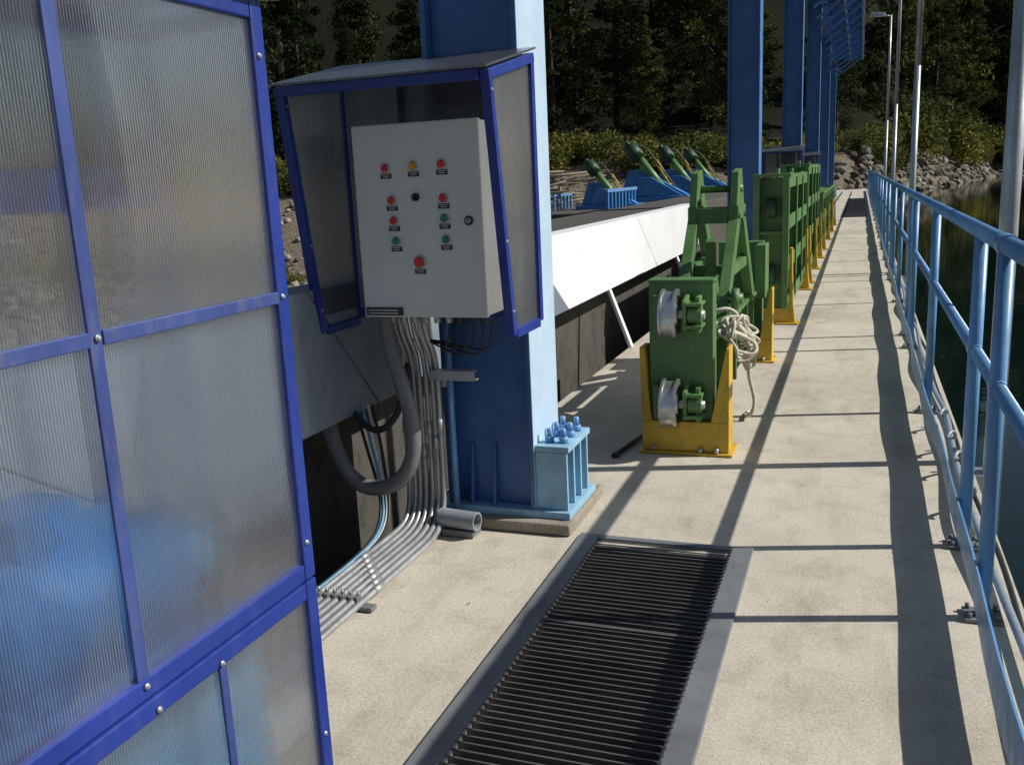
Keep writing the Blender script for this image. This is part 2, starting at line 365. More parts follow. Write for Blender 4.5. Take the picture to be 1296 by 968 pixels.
box('strut_arm_web',E,-1.60,-1.40,3.275,3.28,.64,.68,M['galv']); box('strut_arm_top',E,-1.60,-1.40,3.28,3.32,.676,.68,M['galv']); box('strut_arm_bottom',E,-1.60,-1.40,3.28,3.32,.64,.644,M['galv'])
for y in (2.52,): 
    box('floor_strut',E,-1.75,-1.50,y,y+.04,.003,.018,M['galvd'])
    for i in range(7):
        xf=-1.73+i*.031; box('pipe_clamp',E,xf-.017,xf-.013,y+.005,y+.035,.018,.05,M['galvd'],0); rod('clamp_bolt',E,(xf-.015,y+.02,.05),(xf-.015,y+.02,.066),.005,M['galv'],seg=6)
for i in range(6):
    x=-1.46+i*.035; d=random.uniform(.02,.07)
    tube('black_cable',E,[(x,3.2,.89),(x,3.2,.86),(x-.01,3.21,.82-d),(x-.06,3.23,.80-d),(-1.60,3.26,.82),(-1.62-.01*i,3.29,.80)],.004,M['black'])
rod('blue_pipe',E,(-1.545,3.36,.05),(-1.545,3.36,.86),.013,M['rail'])
Hs=grp('flexible_cable_hose')
tube('hose',Hs,[(-1.73,3.19,.92),(-1.72,3.18,.8),(-1.655,3.17,.62),(-1.62,3.16,.48),(-1.63,3.16,.32),(-1.72,3.15,.22),(-1.86,3.15,.2),(-1.97,3.16,.28),(-2.03,3.2,.42),(-2.05,3.22,.5)],.032,M['hose'])
tube('inner_hose',Hs,[(-1.70,3.30,.70),(-1.70,3.24,.55),(-1.76,3.22,.43),(-1.86,3.22,.42),(-1.93,3.24,.5)],.014,M['black'])
for j,(dx,mt) in enumerate([(0,'bcable'),(.03,'wcable'),(.05,'black'),(-.03,'black')]):
    tube('loose_cable',Hs,[(-1.93+dx,3.3,.52),(-1.90+dx,3.3,.35),(-1.84+dx*.5,3.26,.2),(-1.80+dx*.5,3.2,.08),(-1.765+dx*.4,3.05,.02),(-1.765+dx*.3,2.7,.015),(-1.765+dx*.3,2.0,.015),(-1.765+dx*.3,.5,.015)],.007,M[mt])
PV=grp('pvc_pipe_offcut')
lathe('pipe',PV,(-1.575,3.26,.07),(1,-.12,0),[(0,.031),(0,.038),(.17,.038),(.17,.031),(.0,.031)],M['pvc'])
box('pipe_clamp_plate',PV,-1.56,-1.42,3.22,3.31,.003,.03,M['galvd'])
# ---------------------------------------------------------------- foreground enclosure
def enclosure():
    G=grp('polycarbonate_enclosure'); X=-1.10; t=.038; yf=1.625; yn=.45
    def ring(z0,z1,tag):
        box(tag+'_end_post',G,X-t,X,yf-t,yf,z0,z1,M['violet'],.004); box(tag+'_near_post',G,X-t,X,yn,yn+t,z0,z1,M['violet'],.004)
        box(tag+'_top_rail',G,X-t+.001,X-.001,yn+t,yf-t,z1-t,z1,M['violet'],.004); box(tag+'_bottom_rail',G,X-t+.001,X-.001,yn+t,yf-t,z0,z0+t,M['violet'],.004)
        box(tag+'_sheet',G,X-.014,X-.008,yn+t-.005,yf-t+.003,z0+t-.01,z1-t+.01,M['poly'],0)
    ring(.575,1.765,'upper'); ring(.03,.570,'lower')
    box('upper_mullion',G,X-.0075,X-.001,1.085,1.112,.575+t,1.765-t,M['violetf'],.002)
    box('upper_transom',G,X-.0078,X+.002,yn+t,1.0845,1.18,1.204,M['violetf'],.002); box('upper_transom',G,X-.0078,X+.002,1.1125,yf-t,1.18,1.204,M['violetf'],.002)
    box('lower_mullion',G,X-.0075,X-.001,1.285,1.305,.03+t,.57-t,M['violetf'],.002)
    def screw(y,z,x=X):
        lathe('screw_washer',G,(x-.001,y,z),(1,0,0),[(0,.0058),(.002,.0058),(.003,.0045),(.005,.0035),(.006,.0005)],M['galv'],14)
    for y,z in [(1.6,1.66),(1.6,1.193),(1.6,.66),(1.1,.60),(1.1,1.193),(1.6,.20),(1.29,.54),(1.12,.545),(1.35,1.75)]:
        screw(y,z,X+.002)
    XB=-1.66
    for y in (.47,1.60): box('rear_post',G,XB,XB+t,y-.019,y+.019,.03,1.80,M['violet'])
    for z in (.55,1.38,1.72): box('rear_rail',G,XB+.002,XB+t-.002,.49,1.58,z,z+.09,M['violet'])
    box('roof_side_bar',G,XB+t,X-t,yf-t,yf-.002,1.728,1.763,M['violet'])
    hexa('roof_sheet',G,[(X+.02,.4,1.768),(X+.02,1.66,1.768),(XB-.03,1.66,1.822),(XB-.03,.4,1.822)],[(X+.02,.4,1.776),(X+.02,1.66,1.776),(XB-.03,1.66,1.83),(XB-.03,.4,1.83)],M['polyroof'],0)
    return G
enclosure()
T=grp('hydraulic_power_unit')
box('oil_tank',T,-1.56,-1.22,.75,1.50,.10,.50,M['bluelight'],.02); box('tank_lid',T,-1.57,-1.21,.74,1.51,.501,.52,M['blued'],.006)
rod('motor',T,(-1.38,.95,.68),(-1.38,1.36,.68),.13,M['blued'],seg=28); rod('motor_shaft_housing',T,(-1.38,1.36,.68),(-1.38,1.48,.66),.075,M['bluelight']); box('motor_foot',T,-1.46,-1.30,1.0,1.3,.521,.56,M['blued'])
box('terminal_box',T,-1.44,-1.32,1.08,1.22,.80,.88,M['blued'])
for x in (-1.54,-1.26):
    for y in (.78,1.45): box('leg',T,x,x+.03,y,y+.03,.0,.10,M['galvd'])
tube('oil_line',T,[(-1.3,1.4,.5),(-1.3,1.45,.7),(-1.36,1.52,.8),(-1.5,1.5,.6),(-1.56,1.5,.1)],.012,M['black'])
# ---------------------------------------------------------------- white beam
B=grp('white_box_beam')
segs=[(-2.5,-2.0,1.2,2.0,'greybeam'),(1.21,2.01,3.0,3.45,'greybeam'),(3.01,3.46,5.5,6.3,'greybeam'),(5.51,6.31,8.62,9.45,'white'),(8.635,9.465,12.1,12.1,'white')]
for (t0,b0,t1,b1,mt) in segs:
    hexa('beam_segment',B,[(-2.12,b0,.49),(-1.93,b0,.49),(-1.95,t0,1.03),(-2.12,t0,1.03)],[(-2.12,b1,.49),(-1.93,b1,.49),(-1.95,t1,1.03),(-2.12,t1,1.03)],M[mt],.004)
for y in (1.5,4.6,7.5,10.6): beam('support_strut',B,(-1.76,y,.0),(-1.96,y+.05,.49),.04,.03,M['white'])
PR=grp('concrete_pier_wall')
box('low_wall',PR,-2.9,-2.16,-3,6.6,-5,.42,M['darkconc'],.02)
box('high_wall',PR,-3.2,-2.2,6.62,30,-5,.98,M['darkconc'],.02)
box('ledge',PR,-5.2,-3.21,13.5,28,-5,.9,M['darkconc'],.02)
# ---------------------------------------------------------------- gate hoists
def hoist(y,s=1.0):
    H=grp('spillway_gate_hoist'); x=-4.0; z=.9
    def P(a,b,c): return (x+a*s,y+b*s,z+c*s)
    hexa('blue_bracket',H,[P(-.45,-.12,.09),P(.75,-.12,.09),P(.75,.12,.09),P(-.45,.12,.09)],[P(-.30,-.1,.55),P(-.05,-.1,.55),P(-.05,.1,.55),P(-.30,.1,.55)],M['blued'],.01)
    hexa('blue_side_bracket',H,[P(-.2,-.34,.09),P(.7,-.34,.09),P(.7,-.28,.09),P(-.2,-.28,.09)],[P(-.05,-.34,.42),P(.15,-.34,.42),P(.15,-.28,.42),P(-.05,-.28,.42)],M['blued'],.01)
    rod('hydraulic_cylinder',H,P(.42,-.2,.1),P(-.12,-.2,.80),.075*s,M['green'])
    rod('cylinder_head',H,P(-.08,-.2,.72),P(-.26,-.2,.97),.125*s,M['greend'])
    rod('head_valve_block',H,P(-.02,-.34,.8),P(-.14,-.05,.9),.05*s,M['green'])
    rod('piston_eye',H,P(-.26,-.2,.97),P(-.31,-.2,1.03),.05*s,M['greend'])
    tube('hydraulic_pipe',H,[P(-.2,-.1,.95),P(-.05,0,1.0),P(.1,0,.8),P(.4,0,.4),P(.6,0,.1)],.015*s,M['black'])
    beam('yellow_ladder_side',H,P(.5,.1,.1),P(.12,.1,.72),.035*s,.035*s,M['yellow']); beam('yellow_ladder_side',H,P(.5,.32,.1),P(.12,.32,.72),.035*s,.035*s,M['yellow'])
    for k in range(5):
        f=k/5+.1; beam('yellow_rung',H,P(.5-.38*f,.1,.1+.62*f),P(.5-.38*f,.32,.1+.62*f),.025*s,.025*s,M['yellow'])
    box('base_frame',H,x-.5*s,x+.8*s,y-.4*s,y+.4*s,z,z+.085*s,M['blued'])
    for k in range(6):
        box('guard_post',H,x-.9*s,x-.86*s,y-.7*s+k*.25*s,y-.66*s+k*.25*s,z,z+.3*s,M['rail'])
    box('guard_rail',H,x-.9*s,x-.86*s,y-.7*s,y+.62*s,z+.301*s,z+.34*s,M['rail'])
for y,s in ((15.2,.78),(18.6,1.12),(21.9,1.12),(25.2,1.12)): hoist(y,s)
SR=grp('screen_rack')
for k in range(9): box('bar',SR,-3.55,-3.50,13.6+k*.22,13.66+k*.22,.90,1.18,M['blued'])
box('top_bar',SR,-3.56,-3.49,13.55,15.5,1.181,1.23,M['rail'])
# ---------------------------------------------------------------- lifting beam with wheels
def cradle(p,y,x0=-1.02,x1=-.58,h=.55):
    box('cradle_base',p,x0,x1,y,y+.16,.015,.17,M['yellow']); box('cradle_foot',p,x0-.01,x1+.02,y-.03,y+.2,.002,.014,M['yellow'])
    hexa('cradle_upright',p,[(x0,y,.171),(x0+.05,y,.171),(x0+.05,y+.14,.171),(x0,y+.14,.171)],[(x0-.01,y,h),(x0+.015,y,h),(x0+.015,y+.14,h),(x0-.01,y+.14,h)],M['yellow'])
    hexa('cradle_upright',p,[(x1-.09,y,.171),(x1,y,.171),(x1,y+.14,.171),(x1-.09,y+.14,.171)],[(x1-.015,y,h),(x1,y,h),(x1,y+.14,h),(x1-.015,y+.14,h)],M['yellow'])
    for xx in (x0+.06,x0+.3,x1-.06): rod('cradle_bolt',p,(xx,y-.015,.014),(xx,y-.015,.04),.012,M['galv'],seg=6)
def wheel(p,x,y,z,r=.122,w=.08):
    prof=[(-w/2,.03),(-w/2,r*.62),(-w/2+.008,r*.68),(-w/2,r*.8),(-w/2,r+.006),(-w/2+.012,r+.006),(-w/2+.014,r-.006),(w/2-.014,r-.006),(w/2-.012,r+.006),(w/2,r+.006),(w/2,r*.8),(w/2-.012,r*.74),(w/2-.012,r*.45),(w/2,r*.4),(w/2,.03)]
    lathe('roller_wheel',p,(x,y,z),(1,0,0),prof,M['steel'],40)
    rod('wheel_axle',p,(x-.06,y,z),(x+.17,y,z),.022,M['galv'])
    rod('axle_nut',p,(x+.125,y,z),(x+.155,y,z),.036,M['galv'],seg=6)
def lifting_beam():
    G=grp('green_lifting_beam'); x0,x1=-.985,-.665
    cradle(G,4.56); cradle(G,7.0)
    for y,sg in ((4.60,1),(7.1,-1)):
        box('end_plate',G,x0,x1,y,y+.025,.175,.872,M['green'])
        box('end_flange_left',G,x0,x0+.02,y+.026,y+.12,.175,.86,M['green']); box('end_flange_right',G,x1-.02,x1,y+.026,y+.12,.175,.86,M['green'])
        box('end_plate_lip',G,x0-.004,x1+.004,y-.006,y+.13,.8725,.888,M['green'])
    for z in (.725,.272):
        wheel(G,-.862,4.515,z)
        for dz in (.055,-.055):
            box('wheel_bracket_rib',G,-.795,-.70,4.46,4.599,z+dz-.008,z+dz+.008,M['green'])
        hexa('wheel_bracket_cheek',G,[(-.795,4.47,z-.07),(-.775,4.47,z-.07),(-.775,4.599,z-.10),(-.795,4.599,z-.10)],[(-.795,4.47,z+.07),(-.775,4.47,z+.07),(-.775,4.599,z+.10),(-.795,4.599,z+.10)],M['green'])
        box('wheel_bracket_plate',G,-.735,-.715,4.49,4.599,z-.09,z+.09,M['green'])
        lathe('bracket_hub',G,(-.735,4.515,z),(1,0,0),[(-.035,.0),(-.035,.045),(.03,.045),(.03,.0)],M['green'],20)
        box('wheel_guard_rib',G,-.955,-.925,4.53,4.599,z-.09,z+.09,M['green'])
    box('girder_web',G,-.835,-.815,4.63,7.09,.20,.52,M['green']); box('girder_bottom_flange',G,-.955,-.695,4.63,7.09,.178,.198,M['green']); box('girder_top_flange',G,-.955,-.695,4.63,7.09,.522,.545,M['green'])
    for k in range(6):
        y=4.95+k*.38
        for xa,xb in ((-.95,-.836),(-.814,-.70)): box('girder_stiffener',G,xa,xb,y,y+.014,.199,.521,M['green'])
    for x in (-.945,-.705):
        beam('a_frame_leg_near',G,(x,5.18,.55),(x,5.78,1.14),.06,.095,M['green']); beam('a_frame_leg_far',G,(x,6.62,.55),(x,6.0,1.14),.06,.095,M['green'])
        box('a_frame_foot',G,x-.04,x+.04,5.08,5.28,.546,.566,M['green']); box('a_frame_foot',G,x-.04,x+.04,6.52,6.72,.546,.566,M['green'])
        box('a_frame_tie',G,x-.02,x+.02,5.55,6.25,.80,.86,M['green'])
        box('crown_plate',G,x-.03,x+.03,5.70,6.08,1.12,1.2,M['green'])
        hexa('lifting_lug',G,[(x-.022,5.70,1.2),(x+.022,5.70,1.2),(x+.022,6.06,1.2),(x-.022,6.06,1.2)],[(x-.022,5.78,1.40),(x+.022,5.78,1.40),(x+.022,5.94,1.42),(x-.022,5.94,1.42)],M['green'])
    box('crown_cross_beam',G,-.914,-.736,5.70,5.98,1.10,1.19,M['green']); box('cross_tie',G,-.92,-.73,5.16,5.24,.567,.64,M['green'])
    box('cross_tie',G,-.92,-.73,5.6,5.66,.805,.855,M['green'])
    rod('lug_pin',G,(-.99,5.88,1.30),(-.67,5.88,1.30),.022,M['green'])
    beam('hook_arm',G,(-.825,5.62,.56),(-.80,5.45,1.02),.06,.05,M['green'])
    rod('sling_eye',G,(-.82,5.3,.7),(-.6,5.3,.7),.03,M['green'])
    rod('sling_eye_hub',G,(-.66,5.3,.7),(-.62,5.3,.7),.06,M['green'])
    box('side_bracket',G,-.69,-.62,6.85,7.12,.50,.88,M['green']); box('side_bracket',G,-.66,-.60,5.0,5.04,.3,.54,M['green'])
    return G
lifting_beam()
RP=grp('coiled_rope')
def loop(cx,cy,cz,rx,rz,tilt,n=22):
    pts=[]
    for i in range(n):
        t=2*math.pi*i/n
        pts.append((cx+.03*math.sin(2*t+tilt)-.05*math.cos(t),cy-rx*math.cos(t)*.9+random.uniform(-.006,.006),cz+rz*math.sin(t)+.05*math.cos(t)))
    return pts
for i in range(10):
    tube('rope_loop',RP,loop(-.60+random.uniform(-.02,.03),5.14+random.uniform(-.10,.10),.52+random.uniform(-.05,.05),random.uniform(.10,.18),random.uniform(.04,.11),i*.9),.009,M['rope'],cyc=True)
tube('rope_tail',RP,[(-.62,5.1,.60),(-.56,5.15,.53),(-.55,5.2,.42),(-.57,5.28,.26),(-.52,5.3,.12),(-.54,5.25,.03),(-.60,5.3,.012),(-.58,5.45,.012)],.011,M['rope'])
tube('rope_tail',RP,[(-.60,5.35,.55),(-.55,5.4,.45),(-.53,5.4,.34),(-.56,5.34,.24),(-.6,5.3,.33),(-.6,5.25,.45)],.010,M['rope'])
tube('rope_tail',RP,[(-.92,5.3,.62),(-.85,5.2,.60),(-.75,5.15,.64),(-.66,5.2,.68),(-.6,5.25,.60),(-.57,5.3,.45)],.011,M['rope'])
for i in range(4):
    tube('rope_wrap',RP,[(-.95,5.24+i*.03,.62-i*.01),(-.9,5.02+i*.02,.575),(-.76,4.98,.585+i*.015),(-.665,5.06,.60),(-.61,5.2,.55-i*.02)],.0095,M['rope'])
# ---------------------------------------------------------------- stoplog gates
def stoplog(y0,y1,h,x0=-.90,x1=-.60,stand=3.0):
    G=grp('green_stoplog_gate')
    for y in (y0,y1-.03):
        box('end_plate',G,x0,x1,y,y+.03,.15,h,M['green'])
    for xx in (x0-.006,x1-.05): box('end_post',G,xx,xx+.056,y0-.1,y0-.001,.15,h+.01,M['green'])
    box('end_top_cap',G,x0-.02,x1+.02,y0-.13,y0+.2,h+.011,h+.035,M['green'])
    box('end_mid_rib',G,x0+.051,x1-.052,y0-.08,y0-.001,h*.62,h*.62+.03,M['green'])
    lathe('end_roller',G,((x0+x1)/2,y0-.05,h*.8),(1,0,0),[(-.04,.0),(-.04,.09),(.04,.09),(.04,.0)],M['greend'],24)
    lathe('end_roller',G,((x0+x1)/2,y0-.05,h*.35),(1,0,0),[(-.04,.0),(-.04,.09),(.04,.09),(.04,.0)],M['greend'],24)
    box('skin_plate',G,x0+.02,x0+.032,y0+.031,y1-.031,.16,h-.01,M['green'])
    nb=3 if h>1 else 2
    for k in range(nb+1):
        z=.155+(h-.2)*k/nb
        box('horizontal_girder',G,x0+.033,x1-.02,y0+.031,y1-.031,z,z+.016,M['green'])
        box('girder_flange',G,x1-.019,x1-.003,y0+.031,y1-.031,z-.05,z+.075,M['green'])
    n=max(2,int((y1-y0)/.8))
    for k in range(1,n):
        y=y0+(y1-y0)*k/n
        box('vertical_stiffener',G,x0+.04,x1-.022,y,y+.014,.2,h-.06,M['green'])
        box('stiffener_flange',G,x1-.002,x1+.012,y-.035,y+.05,.16,h-.005,M['green'])
    for y in (y0+.5,y1-.6):
        box('lifting_ear',G,(x0+x1)/2-.015,(x0+x1)/2+.015,y,y+.2,h-.01,h+.08,M['green']); box('ear_cheek',G,x1-.06,x1-.03,y-.05,y+.25,h-.02,h+.04,M['green'])
    y=y0+.02
    while y<y1:
        box('stand_foot',G,x1-.1,x1+.10,y-.10,y+.12,.002,.018,M['yellow'])
        hexa('stand_base',G,[(x1-.06,y-.05,.018),(x1+.07,y-.05,.018),(x1+.07,y+.07,.018),(x1-.06,y+.07,.018)],[(x1+.013,y-.04,.2),(x1+.05,y-.04,.2),(x1+.05,y+.06,.2),(x1+.013,y+.06,.2)],M['yellow'])
        hexa('stand_post',G,[(x1+.013,y-.04,.2),(x1+.05,y-.04,.2),(x1+.05,y+.06,.2),(x1+.013,y+.06,.2)],[(x1+.013,y-.03,.70),(x1+.035,y-.03,.70),(x1+.035,y+.05,.70),(x1+.013,y+.05,.70)],M['yellow'])
        box('stand_bearer',G,x0,x1+.01,y-.05,y+.07,.02,.148,M['yellow'])
        y+=stand
    return G
stoplog(8.85,11.9,1.33,stand=2.6); stoplog(12.15,15.7,1.42,stand=1.7); stoplog(17.2,24.5,.95,stand=2.4)
# ---------------------------------------------------------------- railing
RG=grp('guard_railing'); RX=.40
posts=[.9,1.5]
y=3.0
while y<55: posts+=[y,y+.6,y+2.65]; y+=4.7
rl=[]
for y in posts: rl.append(((RX,y,.012),(RX,y,1.15),.023,.023))
rods('posts',RG,rl,M['rail'],16)
rods('top_rail',RG,[((RX,-1,1.16),(RX,57,1.16),.027,.027)],M['rail'],20)
rods('mid_rail',RG,[((RX+.001,-1,.74),(RX+.001,57,.74),.022,.022)],M['rail'],16)
rods('rail_sleeves',RG,[((RX,y-.05,1.16),(RX,y+.05,1.16),.031,.031) for y in posts[2::3]]+[((RX+.001,y-.04,.74),(RX+.001,y+.04,.74),.026,.026) for y in posts],M['rail'],16)
V=[];F=[]
ny=240
for i in range(ny+1):
    yy=-1+58*i/ny; w=.008*math.sin(yy*1.9)+.006*math.sin(yy*4.3+1)
    for (xx,zz) in ((RX-.032+w,.065+w*.5),(RX-.026+w,.065+w*.5),(RX-.026+w*.7,.185-w*.4),(RX-.032+w*.7,.185-w*.4)): V.append((xx,yy,zz))
for i in range(ny):
    a=i*4;b=a+4
    for k in range(4):
        F.append((a+k,a+(k+1)%4,b+(k+1)%4,b+k))
mobj('toe_board',RG,V,F,M['rail'],0)
boxes('post_base_plates',RG,[(RX-.055,RX+.055,y-.05,y+.05,.002,.013) for y in posts],M['galvd'],.002)
rods('post_base_bolts',RG,[((RX+sx*.04,y+sy*.035,.013),(RX+sx*.04,y+sy*.035,.03),.007,.007) for y in posts if y<14 for sx in (-1,1) for sy in (-1,1)],M['galvd'],6)
CC=grp('railing_cable_conduit')
pts=[(RX+.06+.012*math.sin(i*.9)+random.uniform(-.006,.006),-1+i*.4,.06+.02*math.sin(i*1.7)) for i in range(140)]
tube('conduit',CC,pts,.014,M['pvc'])
pts=[(RX+.09+.01*math.sin(i*1.3),-1+i*.4,.035+.01*math.sin(i*.7)) for i in range(140)]
tube('conduit',CC,pts,.01,M['black'])
for y in (4.4,4.75,5.2,3.9): 
    tube('cable_tie_bundle',CC,[(RX+.03,y,.1),(RX+.05,y+.04,.14),(RX+.09,y+.1,.09),(RX+.07,y+.16,.03),(RX+.04,y+.12,.08)],.009,M['pvc'])
# ---------------------------------------------------------------- lamp posts
for y,h in ((4.72,6.6),(13.3,6.6),(21.3,6.3),(28.6,5.35)):
    Lm=grp('street_lamp'); x=.63
    rods('pole',Lm,[((x,y,-.4),(x,y,2.6),.042,.038),((x,y,2.6),(x,y,h),.036,.028)],M['galv'],18)
    box('slab_bracket',Lm,.531,.60,y-.07,y+.07,-.3,-.05,M['galv'])
    rod('arm',Lm,(x,y,h-.03),(x-.2,y,h+.02),.022,M['galv'])
    hexa('lamp_head',Lm,[(x-.55,y-.11,h),(x-.15,y-.08,h-.02),(x-.15,y+.08,h-.02),(x-.55,y+.11,h)],[(x-.5,y-.07,h+.12),(x-.15,y-.05,h+.08),(x-.15,y+.05,h+.08),(x-.5,y+.07,h+.12)],M['galv'],.01)
# ---------------------------------------------------------------- terrain
def Ys(x):
    if x>0: return min(52+4.6*x,125)
    if x>-10: return 52-.4*(-x)
    return 48
def tz(x,y):
    s=y-Ys(x); base=-3.2 if x<.3 else -5
    if s<0: z=base
    elif s<22: z=base+(3.2-base)*(s/22)**.9
    elif s<45: z=3.2+(s-22)*.14
    else: z=6.4+(s-45)*.6
    z=min(z,60)
    q=Vector((x*.08,y*.08,0)); z+=noise.noise(q)*(.7 if s<25 else 1.6)+noise.noise(q*5)*.22
    if -6<x<1.5 and y<60: z=min(z,-.6)
    return z
nx,nyy=170,140
V=[];F=[]
X0,X1,Y0,Y1=-190,110,-60,250
for j in range(nyy+1):
    for i in range(nx+1):
        x=X0+(X1-X0)*i/nx; y=Y0+(Y1-Y0)*j/nyy; V.append((x,y,tz(x,y)))
for j in range(nyy):
    for i in range(nx):
        a=j*(nx+1)+i; F.append((a,a+1,a+nx+2,a+nx+1))
m,nt,b=newmat('riverbank_ground')
g=N(nt,'ShaderNodeNewGeometry'); sp=N(nt,'ShaderNodeSeparateXYZ'); L(nt,g.outputs['Position'],sp.inputs[0])
n1=noise_n(nt,.5,5,.7); n2=noise_n(nt,4,5,.75)
c1=ramp(nt,n2.outputs[0],[(.3,(.08,.066,.048)),(.5,(.20,.165,.12)),(.75,(.36,.32,.25))])
c2=ramp(nt,n2.outputs[0],[(.3,(.006,.008,.004)),(.7,(.022,.025,.012))])
ad=N(nt,'ShaderNodeMath',operation='MULTIPLY_ADD'); L(nt,n1.outputs[0],ad.inputs[0]); ad.inputs[1].default_value=5; L(nt,sp.outputs[2],ad.inputs[2])
mr=N(nt,'ShaderNodeMapRange'); L(nt,ad.outputs[0],mr.inputs[0]); mr.inputs[1].default_value=4.6; mr.inputs[2].default_value=6.2
L(nt,mix(nt,mr.outputs[0],c1.outputs[0],c2.outputs[0]),b.inputs['Base Color']); b.inputs['Roughness'].default_value=.95
b.inputs['Specular IOR Level'].default_value=.1
bump(nt,b,n2.outputs[0],1.0,.25)
me=D.meshes.new('terrain'); me.from_pydata(V,[],F); me.materials.append(m)
for f in me.polygons: f.use_smooth=True
link(D.objects.new('riverbank_terrain',me))
m,nt,b=newmat('river_water_surface'); b.inputs['Base Color'].default_value=(.003,.009,.008,1); b.inputs['Roughness'].default_value=.04; b.inputs['IOR'].default_value=1.33; b.inputs['Specular IOR Level'].default_value=.35
n=noise_n(nt,1.3,3,.55); bump(nt,b,n.outputs[0],.03,.12)
mobj('river_water',None,[(.531,-60,-.75),(110,-60,-.75),(110,170,-.75),(.531,170,-.75)],[(0,1,2,3)],m)
def rocks(name,pts,mat):
    bm=bmesh.new(); bmesh.ops.create_icosphere(bm,subdivisions=2,radius=1); bv=np.array([v.co[:] for v in bm.verts]); bf=np.array([[v.index for v in f.verts] for f in bm.faces]); bm.free()
    shapes=[]
    for k in range(8):
        d=np.ones(len(bv))
        for q in range(7):
            nrm=rng.normal(size=3); nrm/=np.linalg.norm(nrm); dd=bv@nrm; lim=rng.uniform(.45,.85); d=np.where(dd*d>lim,lim/np.maximum(dd,1e-3),d)
        shapes.append(bv*d[:,None])
    Vs=[];Fs=[];k=0
    for (x,y,z,s) in pts:
        sh=shapes[rng.integers(8)]; a=rng.uniform(0,6.28); c,si=math.cos(a),math.sin(a)
        q=sh*np.array([s*rng.uniform(.8,1.4),s*rng.uniform(.7,1.1),s*rng.uniform(.5,.9)]); q=q@np.array([[c,si,0],[-si,c,0],[0,0,1]])
        Vs.append(q+np.array([x,y,z])); Fs.append(bf+k); k+=len(bv)
    me=D.meshes.new(name); me.from_pydata(np.concatenate(Vs).tolist(),[],np.concatenate(Fs).tolist()); me.materials.append(mat); link(D.objects.new(name,me))
m,nt,b=newmat('river_rock'); gi=N(nt,'ShaderNodeNewGeometry'); n=noise_n(nt,6,4,.7)
c=ramp(nt,gi.outputs['Random Per Island'],[(0,(.07,.06,.048)),(.6,(.17,.15,.12)),(1,(.32,.29,.24))]); d=ramp(nt,n.outputs[0],[(.3,.65),(.7,1.1)])
L(nt,mix(nt,1.0,c.outputs[0],d.outputs[0],'MULTIPLY'),b.inputs['Base Color']); b.inputs['Roughness'].default_value=.9
P=[]
for i in range(2600):
    x=random.uniform(-75,2); s_=random.uniform(-18,15)
    y=Ys(x)+s_
    if -6<x<1.2: 
        if y<60: continue
    P.append((x,y,tz(x,y)+.05,random.choice([.1,.15,.2,.3,.42])*random.uniform(.7,1.3)))
for i in range(1500):
    x=random.uniform(0,24); s_=random.uniform(6,18); y=Ys(x)+s_; P.append((x,y,tz(x,y)+.03,random.choice([.15,.2,.3,.5])*random.uniform(.7,1.3)))
for i in range(1500):
    x=random.uniform(-45,-8); y=random.uniform(18,50); P.append((x,y,tz(x,y)+.05,random.uniform(.1,.45)))
rocks('river_rocks',P,m)
DW=grp('driftwood_pile')
for i in range(26):
    x=random.uniform(-23,-15); y=58+random.uniform(-3,4); z=tz(x,y)+.2+random.random()*.5; a=random.uniform(-.5,.5); l=random.uniform(1,4)
    rod('log',DW,(x-l*math.cos(a)/2,y-l*math.sin(a)/2,z),(x+l*math.cos(a)/2,y+l*math.sin(a)/2,z+random.uniform(-.2,.6)),random.uniform(.06,.16),M['wood'],.04,seg=8)
# ---------------------------------------------------------------- foliage
def leafmat(name,a,b_,c,tr=.25):
    m=D.materials.new(name); m.use_nodes=True; nt=m.node_tree; nt.nodes.clear(); out=N(nt,'ShaderNodeOutputMaterial')
    g=N(nt,'ShaderNodeNewGeometry'); oi=N(nt,'ShaderNodeObjectInfo')
    r=ramp(nt,g.outputs['Random Per Island'],[(0,a),(.6,b_),(1,c)]); o=r.outputs[0]
    k2=ramp(nt,oi.outputs['Random'],[(0,(.4,.48,.45)),(.5,(.9,.9,.88)),(.8,(1.25,1.15,.95)),(1,(2.0,1.75,1.1))]); o=mix(nt,1.0,o,k2.outputs[0],'MULTIPLY')
    d=N(nt,'ShaderNodeBsdfDiffuse'); L(nt,o,d.inputs['Color'])
    t=N(nt,'ShaderNodeBsdfTranslucent'); L(nt,o,t.inputs[0]); x=N(nt,'ShaderNodeMixShader'); x.inputs[0].default_value=tr
    L(nt,d.outputs[0],x.inputs[1]); L(nt,t.outputs[0],x.inputs[2]); L(nt,x.outputs[0],out.inputs[0]); return m
M['leaf']=leafmat('forest_foliage',(.020,.030,.013),(.043,.056,.025),(.085,.10,.046),.18)
M['bushleaf']=leafmat('bush_foliage',(.06,.075,.022),(.13,.14,.045),(.24,.235,.09),.3)
def leaves(cent,n_each,size):
    cs=[];
    for (cx,cy,cz,rx,ry,rz) in cent:
        u=rng.normal(size=(n_each,3)); u/=np.linalg.norm(u,axis=1)[:,None]; rr=rng.uniform(.35,1.0,size=(n_each,1))**.6
        rr*= 1+.15*rng.normal(size=(n_each,1))
        cs.append(u*rr*np.array([rx,ry,rz])+np.array([cx,cy,cz]))
    C=np.concatenate(cs); n=len(C)
    a=rng.normal(size=(n,3)); a/=np.linalg.norm(a,axis=1)[:,None]; b_=rng.normal(size=(n,3)); b_=np.cross(a,b_); b_/=np.linalg.norm(b_,axis=1)[:,None]
    s=rng.uniform(size[0],size[1],size=(n,1)); a*=s; b_*=s*.6
    Vv=np.stack([C+a,C+b_,C-a,C-b_],axis=1).reshape(-1,3)
    return Vv
